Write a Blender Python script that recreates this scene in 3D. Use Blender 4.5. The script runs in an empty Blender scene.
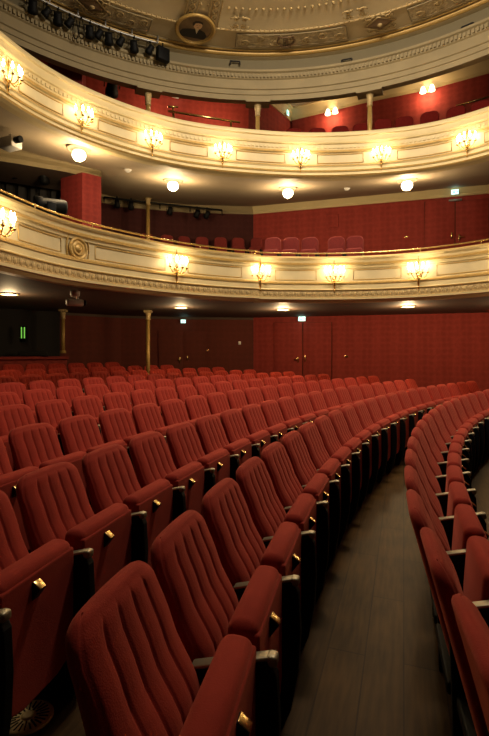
import bpy, bmesh, math, random
from mathutils import Vector, Matrix
random.seed(4)
sc = bpy.context.scene
COL = sc.collection
PI = math.pi
EYE = 1.55
F, U0, V0 = 490.0, 244.5, 352.5      # focal length in pixels, principal point

# ------------------------------------------------------------------ materials
def new_mat(name):
    m = bpy.data.materials.new(name); m.use_nodes = True
    nt = m.node_tree
    return m, nt, nt.nodes['Principled BSDF']

def mat(name, col, rough=.6, metal=0., sheen=0., vary=0., vscale=20., bump=0., bscale=60., spec=.5, sheen_tint=None):
    m, nt, b = new_mat(name)
    b.inputs['Base Color'].default_value = (*col, 1)
    b.inputs['Roughness'].default_value = rough
    b.inputs['Metallic'].default_value = metal
    b.inputs['Specular IOR Level'].default_value = spec
    if sheen:
        b.inputs['Sheen Weight'].default_value = sheen
        b.inputs['Sheen Roughness'].default_value = .45
        b.inputs['Sheen Tint'].default_value = (*(sheen_tint or col), 1)
    tc = nt.nodes.new('ShaderNodeTexCoord')
    if vary:
        n = nt.nodes.new('ShaderNodeTexNoise'); n.inputs['Scale'].default_value = vscale; n.inputs['Detail'].default_value = 4
        nt.links.new(tc.outputs['Object'], n.inputs['Vector'])
        r = nt.nodes.new('ShaderNodeValToRGB')
        r.color_ramp.elements[0].position = .3; r.color_ramp.elements[1].position = .7
        r.color_ramp.elements[0].color = (*[c*(1-vary) for c in col], 1)
        r.color_ramp.elements[1].color = (*[min(1, c*(1+vary)) for c in col], 1)
        nt.links.new(n.outputs['Fac'], r.inputs['Fac']); nt.links.new(r.outputs['Color'], b.inputs['Base Color'])
    if bump:
        n2 = nt.nodes.new('ShaderNodeTexNoise'); n2.inputs['Scale'].default_value = bscale; n2.inputs['Detail'].default_value = 5
        nt.links.new(tc.outputs['Object'], n2.inputs['Vector'])
        bp = nt.nodes.new('ShaderNodeBump'); bp.inputs['Strength'].default_value = bump; bp.inputs['Distance'].default_value = .02
        nt.links.new(n2.outputs['Fac'], bp.inputs['Height']); nt.links.new(bp.outputs['Normal'], b.inputs['Normal'])
    return m

def emit(name, col, s):
    m, nt, b = new_mat(name)
    b.inputs['Base Color'].default_value = (*col, 1)
    b.inputs['Emission Color'].default_value = (*col, 1)
    b.inputs['Emission Strength'].default_value = s
    return m

def damask(name, c1, c2, scale=5., rough=.75):
    """wall fabric with a faint woven medallion pattern"""
    m, nt, b = new_mat(name)
    tc = nt.nodes.new('ShaderNodeTexCoord')
    v = nt.nodes.new('ShaderNodeTexVoronoi'); v.inputs['Scale'].default_value = scale; v.inputs['Randomness'].default_value = .15
    w = nt.nodes.new('ShaderNodeTexNoise'); w.inputs['Scale'].default_value = scale*2.2; w.inputs['Detail'].default_value = 3
    mx = nt.nodes.new('ShaderNodeMath'); mx.operation = 'MULTIPLY'
    r = nt.nodes.new('ShaderNodeValToRGB')
    r.color_ramp.elements[0].position = .08; r.color_ramp.elements[1].position = .4
    r.color_ramp.elements[0].color = (*c1, 1); r.color_ramp.elements[1].color = (*c2, 1)
    nt.links.new(tc.outputs['Object'], v.inputs['Vector']); nt.links.new(tc.outputs['Object'], w.inputs['Vector'])
    nt.links.new(v.outputs['Distance'], mx.inputs[0]); nt.links.new(w.outputs['Fac'], mx.inputs[1])
    nt.links.new(mx.outputs[0], r.inputs['Fac']); nt.links.new(r.outputs['Color'], b.inputs['Base Color'])
    b.inputs['Roughness'].default_value = rough
    b.inputs['Specular IOR Level'].default_value = .2
    return m

def wood_floor():
    m, nt, b = new_mat('wood_floor')
    tc = nt.nodes.new('ShaderNodeTexCoord')
    mp = nt.nodes.new('ShaderNodeMapping'); mp.inputs['Rotation'].default_value = (0, 0, math.radians(-72))
    br = nt.nodes.new('ShaderNodeTexBrick')
    br.inputs['Color1'].default_value = (.066, .034, .010, 1); br.inputs['Color2'].default_value = (.046, .023, .006, 1)
    br.inputs['Mortar'].default_value = (.030, .015, .005, 1); br.inputs['Scale'].default_value = 1.
    br.inputs['Mortar Size'].default_value = .004; br.inputs['Brick Width'].default_value = 1.3; br.inputs['Row Height'].default_value = .19
    nt.links.new(tc.outputs['Object'], mp.inputs['Vector']); nt.links.new(mp.outputs['Vector'], br.inputs['Vector'])
    st = nt.nodes.new('ShaderNodeMapping'); st.inputs['Scale'].default_value = (2.0, 22, 1)
    nt.links.new(mp.outputs['Vector'], st.inputs['Vector'])
    n = nt.nodes.new('ShaderNodeTexNoise'); n.inputs['Scale'].default_value = 2.; n.inputs['Detail'].default_value = 6
    nt.links.new(st.outputs['Vector'], n.inputs['Vector'])
    n3 = nt.nodes.new('ShaderNodeTexNoise'); n3.inputs['Scale'].default_value = 2.4; n3.inputs['Detail'].default_value = 5
    nt.links.new(tc.outputs['Object'], n3.inputs['Vector'])
    ad = nt.nodes.new('ShaderNodeMath'); ad.operation = 'ADD'
    nt.links.new(n.outputs['Fac'], ad.inputs[0]); nt.links.new(n3.outputs['Fac'], ad.inputs[1])
    mr = nt.nodes.new('ShaderNodeMapRange'); mr.inputs['From Min'].default_value = .6; mr.inputs['From Max'].default_value = 1.4
    mr.inputs['To Min'].default_value = .45; mr.inputs['To Max'].default_value = 1.6
    nt.links.new(ad.outputs[0], mr.inputs['Value'])
    mul = nt.nodes.new('ShaderNodeVectorMath'); mul.operation = 'SCALE'
    nt.links.new(br.outputs['Color'], mul.inputs[0]); nt.links.new(mr.outputs['Result'], mul.inputs['Scale'])
    nt.links.new(mul.outputs['Vector'], b.inputs['Base Color'])
    b.inputs['Roughness'].default_value = .5
    b.inputs['Specular IOR Level'].default_value = .12
    return m

M = {}
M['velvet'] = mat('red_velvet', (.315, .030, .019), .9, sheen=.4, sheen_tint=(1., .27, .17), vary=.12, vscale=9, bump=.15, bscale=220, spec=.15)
M['velvet_pad'] = mat('red_velvet_seat_cover', (.285, .026, .016), .9, sheen=.35, sheen_tint=(1., .25, .16), vary=.12, vscale=9, bump=.12, bscale=220, spec=.15)
M['black'] = mat('black_paint', (.004, .004, .004), .6, spec=.15)
M['cap'] = mat('dull_brass_cap', (.34, .29, .19), .42, metal=.6)
M['brass'] = mat('polished_brass', (.72, .5, .2), .25, metal=1.)
M['floor'] = wood_floor()
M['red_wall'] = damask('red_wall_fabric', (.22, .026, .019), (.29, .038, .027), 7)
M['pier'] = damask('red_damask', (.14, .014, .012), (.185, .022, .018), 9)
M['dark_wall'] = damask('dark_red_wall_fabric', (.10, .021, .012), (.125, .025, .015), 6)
M['recess_wall'] = damask('shaded_recess_fabric', (.045, .009, .008), (.06, .013, .011), 6)  # rear wall fabric, darker copy with the shade of the recess in its colour
M['cream'] = mat('cream_paint', (.55, .435, .22), .55, vary=.06, vscale=3)
M['panel'] = mat('buff_panel_paint', (.52, .42, .235), .6, vary=.08, vscale=4)
M['gold'] = mat('gold_leaf', (.42, .265, .075), .45, metal=.3, vary=.15, vscale=30)
M['dullgold'] = mat('dull_gold_relief', (.42, .30, .13), .55, metal=.2, vary=.3, vscale=40, bump=.4, bscale=40)
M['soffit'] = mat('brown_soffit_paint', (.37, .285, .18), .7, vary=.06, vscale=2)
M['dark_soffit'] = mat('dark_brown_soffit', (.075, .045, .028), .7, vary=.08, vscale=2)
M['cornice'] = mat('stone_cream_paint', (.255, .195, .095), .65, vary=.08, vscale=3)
M['cove'] = mat('shadowed_cove_paint', (.15, .12, .06), .7)  # cornice paint darkened for the shade inside the cove
M['ceiling'] = mat('ceiling_cream', (.43, .335, .185), .7, vary=.08, vscale=1.5)
M['relief'] = mat('carved_plaster_panel', (.42, .33, .19), .7, vary=.35, vscale=16, bump=1., bscale=22)
M['bronze'] = mat('brown_ornament', (.14, .08, .035), .6)
M['dark'] = mat('dark_cloth', (.010, .008, .007), .9)
M['metal_grey'] = mat('grey_metal', (.30, .29, .27), .4, metal=.6)
M['grey_plastic'] = mat('grey_plastic', (.72, .69, .63), .5)
M['lens'] = mat('lamp_lens', (.35, .33, .30), .1, metal=.8)
M['bulb'] = emit('candle_bulb_glow', (1., .82, .52), 60)
M['globe'] = emit('globe_glow', (1., .84, .55), 9)
M['down'] = emit('downlight_glow', (1., .78, .45), 3.2)
M['exit_white'] = emit('exit_sign_face', (.62, 1., .92), 1.5)
M['exit_green'] = emit('exit_sign_green', (.02, .45, .22), .8)
M['vent'] = mat('satin_brass', (.85, .66, .32), .5, metal=.1)
M['green'] = emit('green_lamp', (.25, .75, .10), .7)
M['shade'] = emit('white_glass_shade', (1., .82, .55), 5)
M['candle'] = mat('ivory_candle', (.75, .68, .5), .5)
M['skin'] = mat('painted_skin', (.60, .38, .21), .8, vary=.15, vscale=12)
M['hair'] = mat('painted_hair', (.035, .02, .01), .8)
M['coat'] = mat('painted_coat', (.015, .011, .008), .8)
M['shirt'] = mat('painted_shirt', (.5, .42, .28), .8)
M['canvas'] = mat('painted_backdrop', (.16, .10, .045), .8, vary=.3, vscale=5)
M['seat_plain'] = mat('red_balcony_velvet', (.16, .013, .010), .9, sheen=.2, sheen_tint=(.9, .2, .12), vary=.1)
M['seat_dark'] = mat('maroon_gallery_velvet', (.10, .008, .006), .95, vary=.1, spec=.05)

# ------------------------------------------------------------------ mesh builder
class MB:
    def __init__(self): self.v = []; self.f = []; self.m = []; self.s = []
    def add(self, vs, fs, mi=0, smooth=True):
        o = len(self.v); self.v += [tuple(p) for p in vs]
        for k, f in enumerate(fs):
            self.f.append([i+o for i in f]); self.m.append(mi[k] if isinstance(mi, list) else mi); self.s.append(smooth)
        return self
    def box(self, c, s, mi=0, mtx=None):
        vs = [Vector(((x-.5)*s[0], (y-.5)*s[1], (z-.5)*s[2])) for x in (0, 1) for y in (0, 1) for z in (0, 1)]
        vs = [(mtx @ v if mtx else v) + Vector(c) for v in vs]
        return self.add(vs, [(0, 1, 3, 2), (4, 6, 7, 5), (0, 4, 5, 1), (2, 3, 7, 6), (0, 2, 6, 4), (1, 5, 7, 3)], mi, False)
    def rbox(self, c, s, r=.01, mi=0, seg=2, mtx=None):
        bm = bmesh.new(); bmesh.ops.create_cube(bm, size=1)
        for v in bm.verts: v.co = Vector((v.co.x*s[0], v.co.y*s[1], v.co.z*s[2]))
        bmesh.ops.bevel(bm, geom=bm.edges[:], offset=min(r, min(s)*.49), segments=seg, affect='EDGES', profile=.5)
        bm.verts.index_update()
        vs = [(mtx @ v.co if mtx else v.co) + Vector(c) for v in bm.verts]
        fs = [[v.index for v in f.verts] for f in bm.faces]; bm.free()
        return self.add(vs, fs, mi, True)
    def tube(self, pts, r, mi=0, n=8, cap=True):
        pts = [Vector(p) for p in pts]; vs = []; fs = []
        up = Vector((0, 0, 1))
        for i, p in enumerate(pts):
            t = (pts[min(i+1, len(pts)-1)]-pts[max(i-1, 0)]).normalized()
            a = t.cross(up)
            if a.length < 1e-3: a = t.cross(Vector((1, 0, 0)))
            a.normalize(); b = a.cross(t)
            rr = r[i] if isinstance(r, (list, tuple)) else r
            for k in range(n):
                th = 2*PI*k/n; vs.append(p + a*math.cos(th)*rr + b*math.sin(th)*rr)
        for i in range(len(pts)-1):
            for k in range(n):
                fs.append((i*n+k, i*n+(k+1) % n, (i+1)*n+(k+1) % n, (i+1)*n+k))
        if cap:
            fs.append(tuple(range(n))[::-1]); fs.append(tuple((len(pts)-1)*n+k for k in range(n)))
        return self.add(vs, fs, mi)
    def lathe(self, prof, c=(0, 0, 0), mi=0, n=16, mtx=None):
        vs = []; fs = []
        for r, z in prof:
            for k in range(n):
                th = 2*PI*k/n; p = Vector((r*math.cos(th), r*math.sin(th), z))
                vs.append((mtx @ p if mtx else p) + Vector(c))
        for i in range(len(prof)-1):
            for k in range(n): fs.append((i*n+k, i*n+(k+1) % n, (i+1)*n+(k+1) % n, (i+1)*n+k))
        fs.append(tuple(range(n))[::-1]); fs.append(tuple((len(prof)-1)*n+k for k in range(n)))
        return self.add(vs, fs, mi)
    def ball(self, c, s, mi=0, n=12, mtx=None):
        if not isinstance(s, (tuple, list)): s = (s, s, s)
        vs = []; fs = []; h = n//2+1
        for i in range(h):
            ph = PI*(i/(h-1)-.5)
            for k in range(n):
                th = 2*PI*k/n
                p = Vector((s[0]*math.cos(ph)*math.cos(th), s[1]*math.cos(ph)*math.sin(th), s[2]*math.sin(ph)))
                vs.append((mtx @ p if mtx else p) + Vector(c))
        for i in range(h-1):
            for k in range(n): fs.append((i*n+k, i*n+(k+1) % n, (i+1)*n+(k+1) % n, (i+1)*n+k))
        return self.add(vs, fs, mi)
    def prism(self, poly, h, mtx, mi=0):
        """poly in local xy, extruded 0..h along local z, placed by mtx"""
        n = len(poly)
        vs = [mtx @ Vector((x, y, z)) for z in (0, h) for x, y in poly]
        fs = [tuple(range(n))[::-1], tuple(n+k for k in range(n))] + [(k, (k+1) % n, n+(k+1) % n, n+k) for k in range(n)]
        return self.add(vs, fs, mi, False)
    def build(self, name, mats, parent=None):
        me = bpy.data.meshes.new(name); me.from_pydata(self.v, [], self.f)
        if not isinstance(mats, (list, tuple)): mats = [mats]
        for k in mats: me.materials.append(M[k])
        for p, mi, s in zip(me.polygons, self.m, self.s): p.material_index = mi; p.use_smooth = s
        bm = bmesh.new(); bm.from_mesh(me); bmesh.ops.recalc_face_normals(bm, faces=bm.faces[:]); bm.to_mesh(me); bm.free()
        o = bpy.data.objects.new(name, me); COL.objects.link(o); o.parent = parent
        return o

def tag(o, label=None, cat=None, group=None, kind=None):
    if label: o['label'] = label
    if cat: o['category'] = cat
    if group: o['group'] = group
    if kind: o['kind'] = kind
    return o
def empty(name, loc, rz=0, label=None, cat=None, group=None):
    o = bpy.data.objects.new(name, None); COL.objects.link(o)
    o.location = loc; o.rotation_euler = (0, 0, rz); o.empty_display_size = .1
    return tag(o, label, cat, group)
def struct(o, label=None):
    o['kind'] = 'structure'
    if label: o['label'] = label
    return o
def children(o): return [c for c in bpy.data.objects if c.parent == o]
def copy_tree(o, kids=None):
    c = o.copy(); COL.objects.link(c)
    for ch in (children(o) if kids is None else kids.get(o.name, [])):
        d = copy_tree(ch, kids); d.parent = c
    return c
def tree_of(o, d=None):
    d = {} if d is None else d
    d[o.name] = children(o)
    for c in d[o.name]: tree_of(c, d)
    return d
def point_light(name, loc, power, col=(1., .72, .38), r=.08, parent=None):
    l = bpy.data.lights.new(name, 'POINT'); l.energy = power; l.color = col; l.shadow_soft_size = r
    o = bpy.data.objects.new(name, l); COL.objects.link(o); o.location = loc; o.parent = parent
    return o
ORD = 'zeroth first second third fourth fifth sixth seventh eighth ninth tenth eleventh twelfth thirteenth fourteenth fifteenth sixteenth seventeenth eighteenth nineteenth twentieth'.split()
ORD += ['twenty-' + ORD[k] for k in range(1, 10)] + ['thirtieth'] + ['thirty-' + ORD[k] for k in range(1, 10)]

# ------------------------------------------------------------------ plan geometry
HALL = Vector((1.2, 4.5))
def project(p):
    x, y, z = p
    return (U0 + F*x/y, V0 - F*(z-EYE)/y) if y > .15 else (None, None)
def catmull(pts, n=14):
    P = [Vector(p) for p in pts]; P = [P[0]*2-P[1]] + P + [P[-1]*2-P[-2]]; out = []
    for i in range(1, len(P)-2):
        for k in range(n):
            t = k/n; a, b, c, d = P[i-1:i+3]
            out.append(.5*((2*b) + (c-a)*t + (2*a-5*b+4*c-d)*t*t + (3*b-a-3*c+d)*t**3))
    out.append(P[-2]); return out
def resample(pl, step):
    out = [pl[0]]; acc = 0
    for a, b in zip(pl, pl[1:]):
        L = (b-a).length; d = step-acc
        while d <= L and L > 0:
            out.append(a.lerp(b, d/L)); d += step
        acc = (acc+L) % step if L else acc
    return out
def normals(pl):
    out = []
    for i, p in enumerate(pl):
        t = (pl[min(i+1, len(pl)-1)]-pl[max(i-1, 0)]).normalized(); n = Vector((t.y, -t.x))
        if n.dot(HALL-p) < 0: n = -n
        out.append(n)
    return out
def at_u(pl, u):
    """where the sight line of pixel column u meets the plan curve (position, normal towards the hall)"""
    k = (u-U0)/F; ns = normals(pl)
    for i in range(len(pl)-1):
        a = pl[i].x-k*pl[i].y; b = pl[i+1].x-k*pl[i+1].y
        if a*b <= 0 and pl[i].y > .3:
            t = a/(a-b) if a != b else 0
            return pl[i].lerp(pl[i+1], t), ns[i]
    raise ValueError(u)
def z_at(v, y): return EYE + (V0-v)/F*y
def sweep(mb, pl, prof, mis):
    ns = normals(pl); n = len(prof); vs = []; fs = []; ms = []
    for p, q in zip(pl, ns):
        for d, z in prof: vs.append((p.x+q.x*d, p.y+q.y*d, z))
    for i in range(len(pl)-1):
        for k in range(n-1):
            fs.append((i*n+k, i*n+k+1, (i+1)*n+k+1, (i+1)*n+k)); ms.append(mis[k])
    mb.add(vs, fs, ms, False); return mb
def sub(pl, u0, u1):
    """part of a plan curve between two sight-line columns"""
    out = [p for p in pl if p.y > .3 and u0 <= U0+F*p.x/p.y <= u1]
    return out

LOW = resample(catmull([(-3.15, 3.3), (-3.22, 4.7), (-2.98, 5.97), (-2.62, 7.01), (-1.97, 7.9), (-1.09, 8.75), (0, 9.36), (1.18, 9.55), (2.36, 9.45), (3.35, 9.05), (4.15, 8.36), (4.9, 7.3), (5.4, 6.0)]), .08)
UPP = resample(catmull([(-3.5, 3.6), (-3.55, 5.2), (-3.29, 6.6), (-2.85, 7.6), (-2.09, 8.45), (-1.15, 9.07), (0, 9.42), (1.18, 9.58), (2.35, 9.5), (3.44, 9.18), (4.28, 8.56), (5.1, 7.5), (5.5, 6.1)]), .08)
WALL = [Vector(p) for p in [(-7.6, 7.6), (-6.6, 9.3), (-5.5, 11.0), (-4.5, 12.0), (-3.3, 13.1), (-1.6, 13.65), (.24, 13.82), (.25, 13.8), (6.0, 12.0), (7.9, 11.3), (8.2, 8.5), (8.2, 6.0)]]
WALL_L = WALL[:7]; WALL_R = WALL[7:]
RC = Vector((.35, 4.55)); RR = 5.75
def circle(r, a0=-25, a1=205, n=150):
    return [RC + Vector((math.cos(math.radians(a0+(a1-a0)*k/n)), math.sin(math.radians(a0+(a1-a0)*k/n))))*r for k in range(n+1)]

# ------------------------------------------------------------------ stalls seats
CX, CY, R0, DR, PITCH = 17.336, -2.388, 18.09, .895, .53
TOP = .923
ROWZ = {-1: -.655, 0: -.627, 1: -.581, 2: -.537, 3: -.495, 4: -.455, 5: -.417, 6: -.37, 7: -.31, 8: -.235}
ROWT = {-1: 2.865, 0: 2.936, 1: 2.8817, 2: 2.8325, 3: 2.7968, 4: 2.7385, 5: 2.6976}
ROWR = {k: (16.574 if k == -1 else R0+DR*k) for k in ROWZ}
ROWC = {k: ((16.706, -2.301) if k == -1 else (CX, CY)) for k in ROWZ}
# last three rows: chosen from one seat seen in each
def theta_at_u(k, u):
    best = None
    for i in range(6000):
        th = 2.2+i*.00015; x = CX+ROWR[k]*math.cos(th); y = CY+ROWR[k]*math.sin(th)
        e = abs(U0+F*x/y-u) if y > .5 else 1e9
        if best is None or e < best[0]: best = (e, th)
    return best[1]
ROWT[6] = theta_at_u(6, 30); ROWT[7] = theta_at_u(7, 57); ROWT[8] = theta_at_u(8, 12)

# sloping floor profile (height as a function of the distance from the row centre)
prof_pts = sorted(((ROWR[k] if k > -1 else 17.205)-.2, EYE+ROWZ[k]-TOP) for k in ROWZ)
prof_pts = [(5., prof_pts[0][1]), (prof_pts[0][0]-1.0, prof_pts[0][1])] + prof_pts + [(prof_pts[-1][0]+.6, prof_pts[-1][1]), (prof_pts[-1][0]+9., prof_pts[-1][1])]
def floor_z(x, y):
    r = math.hypot(x-CX, y-CY)
    for (a, za), (b, zb) in zip(prof_pts, prof_pts[1:]):
        if a <= r <= b: return za+(zb-za)*(r-a)/(b-a)
    return prof_pts[0][1] if r < prof_pts[0][0] else prof_pts[-1][1]
mb = MB(); vs = []; fs = []; N = 120; A0, A1 = math.radians(88), math.radians(215)
rad = [p for p in prof_pts]
for i in range(N+1):
    a = A0+(A1-A0)*i/N
    for r, z in rad: vs.append((CX+r*math.cos(a), CY+r*math.sin(a), z))
n = len(rad)
for i in range(N):
    for k in range(n-1): fs.append((i*n+k, i*n+k+1, (i+1)*n+k+1, (i+1)*n+k))
mb.add(vs, fs, 0, True)
struct(mb.build('floor', 'floor'), 'dark brown wooden plank floor sloping under the rows of seats')

def interp(tab, x):
    for (a, va), (b, vb) in zip(tab, tab[1:]):
        if a <= x <= b:
            t = (x-a)/(b-a); t = t*t*(3-2*t); return va+(vb-va)*t
    return tab[0][1] if x < tab[0][0] else tab[-1][1]

LEAN = .275
def back_x(z): return LEAN*(TOP-z) - .03
def backrest_mb():
    mb = MB(); z0, z1, hw0, rc = .27, TOP, .234, .085
    T = [(.27, .085), (.42, .125), (.55, .125), (.72, .085), (.86, .068), (.95, .06)]
    seams = [-.55, -.19, .17, .53]
    front = [-1+2*i/90 for i in range(91)]; back = [1-2*i/24 for i in range(1, 24)]
    rows = [z0+(z1-.05-z0)*i/16 for i in range(17)] + [z1-.05+.05*math.sin(PI/2*i/9) for i in range(1, 10)]
    vs = []
    for z in rows:
        w = hw0 - .014*max(0, (.5-z)/.25)
        if z > z1-rc:
            q = min(1, (z-(z1-rc))/rc); w = hw0-rc*(1-math.sqrt(max(0, 1-q*q)))
        t = interp(T, z)
        if z > z1-.035: t *= math.sqrt(max(.0, 1-((z-(z1-.035))/.035)**2))*.94+.06
        xm = back_x(z) + interp(T, z)*.5
        for s in front:
            e = math.sqrt(max(0, 1-abs(s)**7))
            x = xm + t*.5*e
            if z < z1-.022:
                fade = min(1, (z1-.022-z)/.035)
                g = sum(math.exp(-((s-q)/.024)**2) for q in seams)
                bul = min(abs(s-q) for q in seams)
                x -= fade*(.007*g) - fade*.005*min(1, bul/.14)
            x -= .004*math.exp(-((abs(s)-.935)/.018)**2)
            if abs(s) < .93: x -= .004*math.exp(-((z-(z1-.02))/.006)**2)
            vs.append((x, s*w, z - .008*s*s*(1 if z > z1-.1 else 0)))
        for s in back:
            e = math.sqrt(max(0, 1-abs(s)**7))
            vs.append((xm-t*.5*e, s*w, z - .008*s*s*(1 if z > z1-.1 else 0)))
    L = len(front)+len(back); fs = []
    for i in range(len(rows)-1):
        for k in range(L): fs.append((i*L+k, i*L+(k+1) % L, (i+1)*L+(k+1) % L, (i+1)*L+k))
    fs.append(tuple(range(L))[::-1]); fs.append(tuple((len(rows)-1)*L+k for k in range(L)))
    return mb.add(vs, fs, 0, True)

def arm_profile():
    return [(.14, 0), (.13, .30), (.12, .562), (.405, .636), (.430, .59), (.438, .44), (.43, .28), (.40, .12), (.35, 0)]

def make_seat():
    root = empty('theatre_seat', (0, 0, 0), 0, 'x', 'seat', 'red tip-up seats in the stalls')
    X0 = .2
    off = Vector((-X0, 0, 0))
    def sh(o): o.location = off; return o
    sh(backrest_mb().build('backrest', 'velvet', root))
    # tipped-up cushion with a rounded front edge on top
    tilt = Matrix.Rotation(math.radians(4), 3, 'Y')
    cush = sh(MB().rbox((.295, 0, .475), (.105, .462, .46), .040, seg=4, mtx=tilt).build('seat_cushion', 'velvet_pad', root))
    und = MB()
    poly = [(-.224, .69), (.224, .69), (.224, .29), (.19, .235), (.10, .21), (-.10, .21), (-.19, .235), (-.224, .29)]
    mt = Matrix(((0, 0, 1, .332), (1, 0, 0, 0), (0, 1, 0, 0), (0, 0, 0, 1)))
    und.prism([(a, b-.02) for a, b in poly], .034, mt)
    u = und.build('seat_underside', 'velvet_pad', cush)
    bv = u.modifiers.new('round', 'BEVEL'); bv.width = .010; bv.segments = 3; bv.limit_method = 'ANGLE'
    ang = Matrix.Rotation(math.radians(38), 3, 'Y')
    pl = MB(); pl.rbox((.384, -.035, .628), (.040, .036, .006), .002, 0, 2, ang)
    p = sh(pl.build('number_plate', 'brass', root)); p['label'] = 'small brass seat number plate'
    w = MB()
    mt = Matrix(((1, 0, 0, .362), (0, 0, 1, -.056), (0, 1, 0, 0), (0, 0, 0, 1)))
    w.prism([(0, .641), (.006, .639), (.036, .613), (.004, .570), (0, .570)], .042, mt)
    w.build('plate_holder', 'black', p)
    arm = make_arm(root, -PITCH/2); arm.location = off
    fr = MB(); fr.rbox((.2, 0, .225), (.16, .46, .05), .01); fr.rbox((.17, 0, .19), (.03, .46, .12), .006)
    sh(fr.build('seat_frame', 'black', root))
    return root
def make_arm(root, y):
    mb = MB()
    mt = Matrix(((1, 0, 0, 0), (0, 0, 1, y-.0235), (0, 1, 0, 0), (0, 0, 0, 1)))
    mb.prism(arm_profile(), .047, mt)
    a = mb.build('armrest_panel', 'black', root)
    bv = a.modifiers.new('round', 'BEVEL'); bv.width = .006; bv.segments = 2; bv.limit_method = 'ANGLE'
    c = MB(); c.rbox((.288, y, .6105), (.265, .044, .012), .005, 0, 2, Matrix.Rotation(-math.atan(.259), 3, 'Y')); c.rbox((.414, y, .632), (.034, .046, .034), .010, 0, 3)
    cc = c.build('armrest_cap', 'cap', a); cc['label'] = 'dull metal cap on the black armrest'
    return a

seat = make_seat(); KT = tree_of(seat)
end_arm_src = None
ROWNAME = {-1: 'row in front of the wooden gangway', 0: 'first row behind the wooden gangway'}
for k in range(1, 9): ROWNAME[k] = ORD[k+1] + ' row behind the wooden gangway'
used_first = False
def wall_gap(x, y):
    best = 99; p = Vector((x, y))
    for a, b in zip(WALL, WALL[1:]):
        t = max(0, min(1, (p-a).dot(b-a)/(b-a).length_squared)); best = min(best, (p-a.lerp(b, t)).length)
    return best
NSEAT = 0
for k in sorted(ROWZ):
    R = ROWR[k]; pitch = PITCH; RX, RY = ROWC[k]
    lst = []
    for j in range(-8, 40):
        th = ROWT[k]-j*pitch/R
        if k == 0 and j == 0: th -= .03/R
        x, y = RX+R*math.cos(th), RY+R*math.sin(th)
        if y < .6 or (k == 0 and j < 0): continue
        inward = Vector((-math.cos(th), -math.sin(th)))
        if k == -1 and j < 0: x += inward.x*(.024, .05)[min(1, -j-1)]; y += inward.y*(.024, .05)[min(1, -j-1)]; tang = Vector((math.sin(th), -math.cos(th)))
        ymax = {-1: 99, 0: 10.95, 1: 10.85, 2: 11.5, 3: 11.8, 4: 12.1, 5: 12.4}.get(k, 12.8)
        if k == 0 and j > 22: continue
        if y > ymax or (k > 1 and wall_gap(x-math.cos(th+PI)*.1, y-math.sin(th+PI)*.1) < .55): continue
        vis = False
        for dx in (0, .34):
            for dy in (-.24, 0, .24):
                z = (EYE+ROWZ[k]) - (0 if dx == 0 else .26)
                uu, vv = project((x+inward.x*dx+tang.x*dy, y+inward.y*dx+tang.y*dy, z))
                if uu is not None and -1 < uu < 490 and vv < 737: vis = True
        if vis: lst.append((j, th, x, y))
    for i, (j, th, x, y) in enumerate(lst):
        if not used_first: o = seat; used_first = True
        else: o = copy_tree(seat, KT)
        o.location = (x-math.cos(th)*.2, y-math.sin(th)*.2, EYE+ROWZ[k]-TOP)
        o.rotation_euler = (0, 0, th+PI)
        o['label'] = 'red velvet tip-up seat, %s from the camera, %s' % (ORD[i+1], ROWNAME[k])
        o['group'] = 'red tip-up seats in the stalls'
        NSEAT += 1
        if i == len(lst)-1 and k != -1:
            a = make_arm(o, PITCH/2); a.location = (-.2, 0, 0)
print('SEATS', NSEAT)

# ------------------------------------------------------------------ walls and soffits
def wall(name, pl, z0, z1, m, label, inset=0.):
    mb = MB(); sweep(mb, pl, [(inset, z0), (inset, z1)], [0]); mb.s = [False]*len(mb.s)
    return struct(mb.build(name, m), label)
ZS1 = 2.53; ZW2 = 5.65; ZG = 8.16
wall('wall_side_lower', WALL_R, -.6, ZS1, 'red_wall', 'red fabric wall under the lower balcony')
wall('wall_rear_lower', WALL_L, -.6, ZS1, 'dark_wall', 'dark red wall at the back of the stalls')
wall('wall_side_middle', WALL_R, ZS1, ZW2+.35, 'red_wall', 'red fabric wall behind the lower balcony seats')
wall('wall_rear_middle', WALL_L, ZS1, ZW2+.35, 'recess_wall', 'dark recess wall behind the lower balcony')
GW = [Vector(p) for p in [(-6.5, 8.2), (-4.6, 9.8), (-3.0, 10.9), (-1.2, 11.5), (.1, 11.7)]]
GP = [Vector(p) for p in [(.1, 11.7), (1.32, 13.55)]]
GR = [Vector(p) for p in [(1.30, 13.42), (3.09, 12.46), (4.45, 11.85), (5.48, 11.2), (7.2, 10.2), (8.2, 8.5), (8.2, 6.0)]]
wall('wall_rear_gallery', GW, ZW2+.3, ZG+.3, 'red_wall', 'red wall at the back of the top gallery')
wall('wall_partition_gallery', GP, ZW2+.3, ZG+.3, 'red_wall', 'red partition wall in the top gallery')
wall('wall_side_gallery', GR, ZW2+.3, ZG+.3, 'red_wall', 'red side wall of the top gallery')

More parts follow.
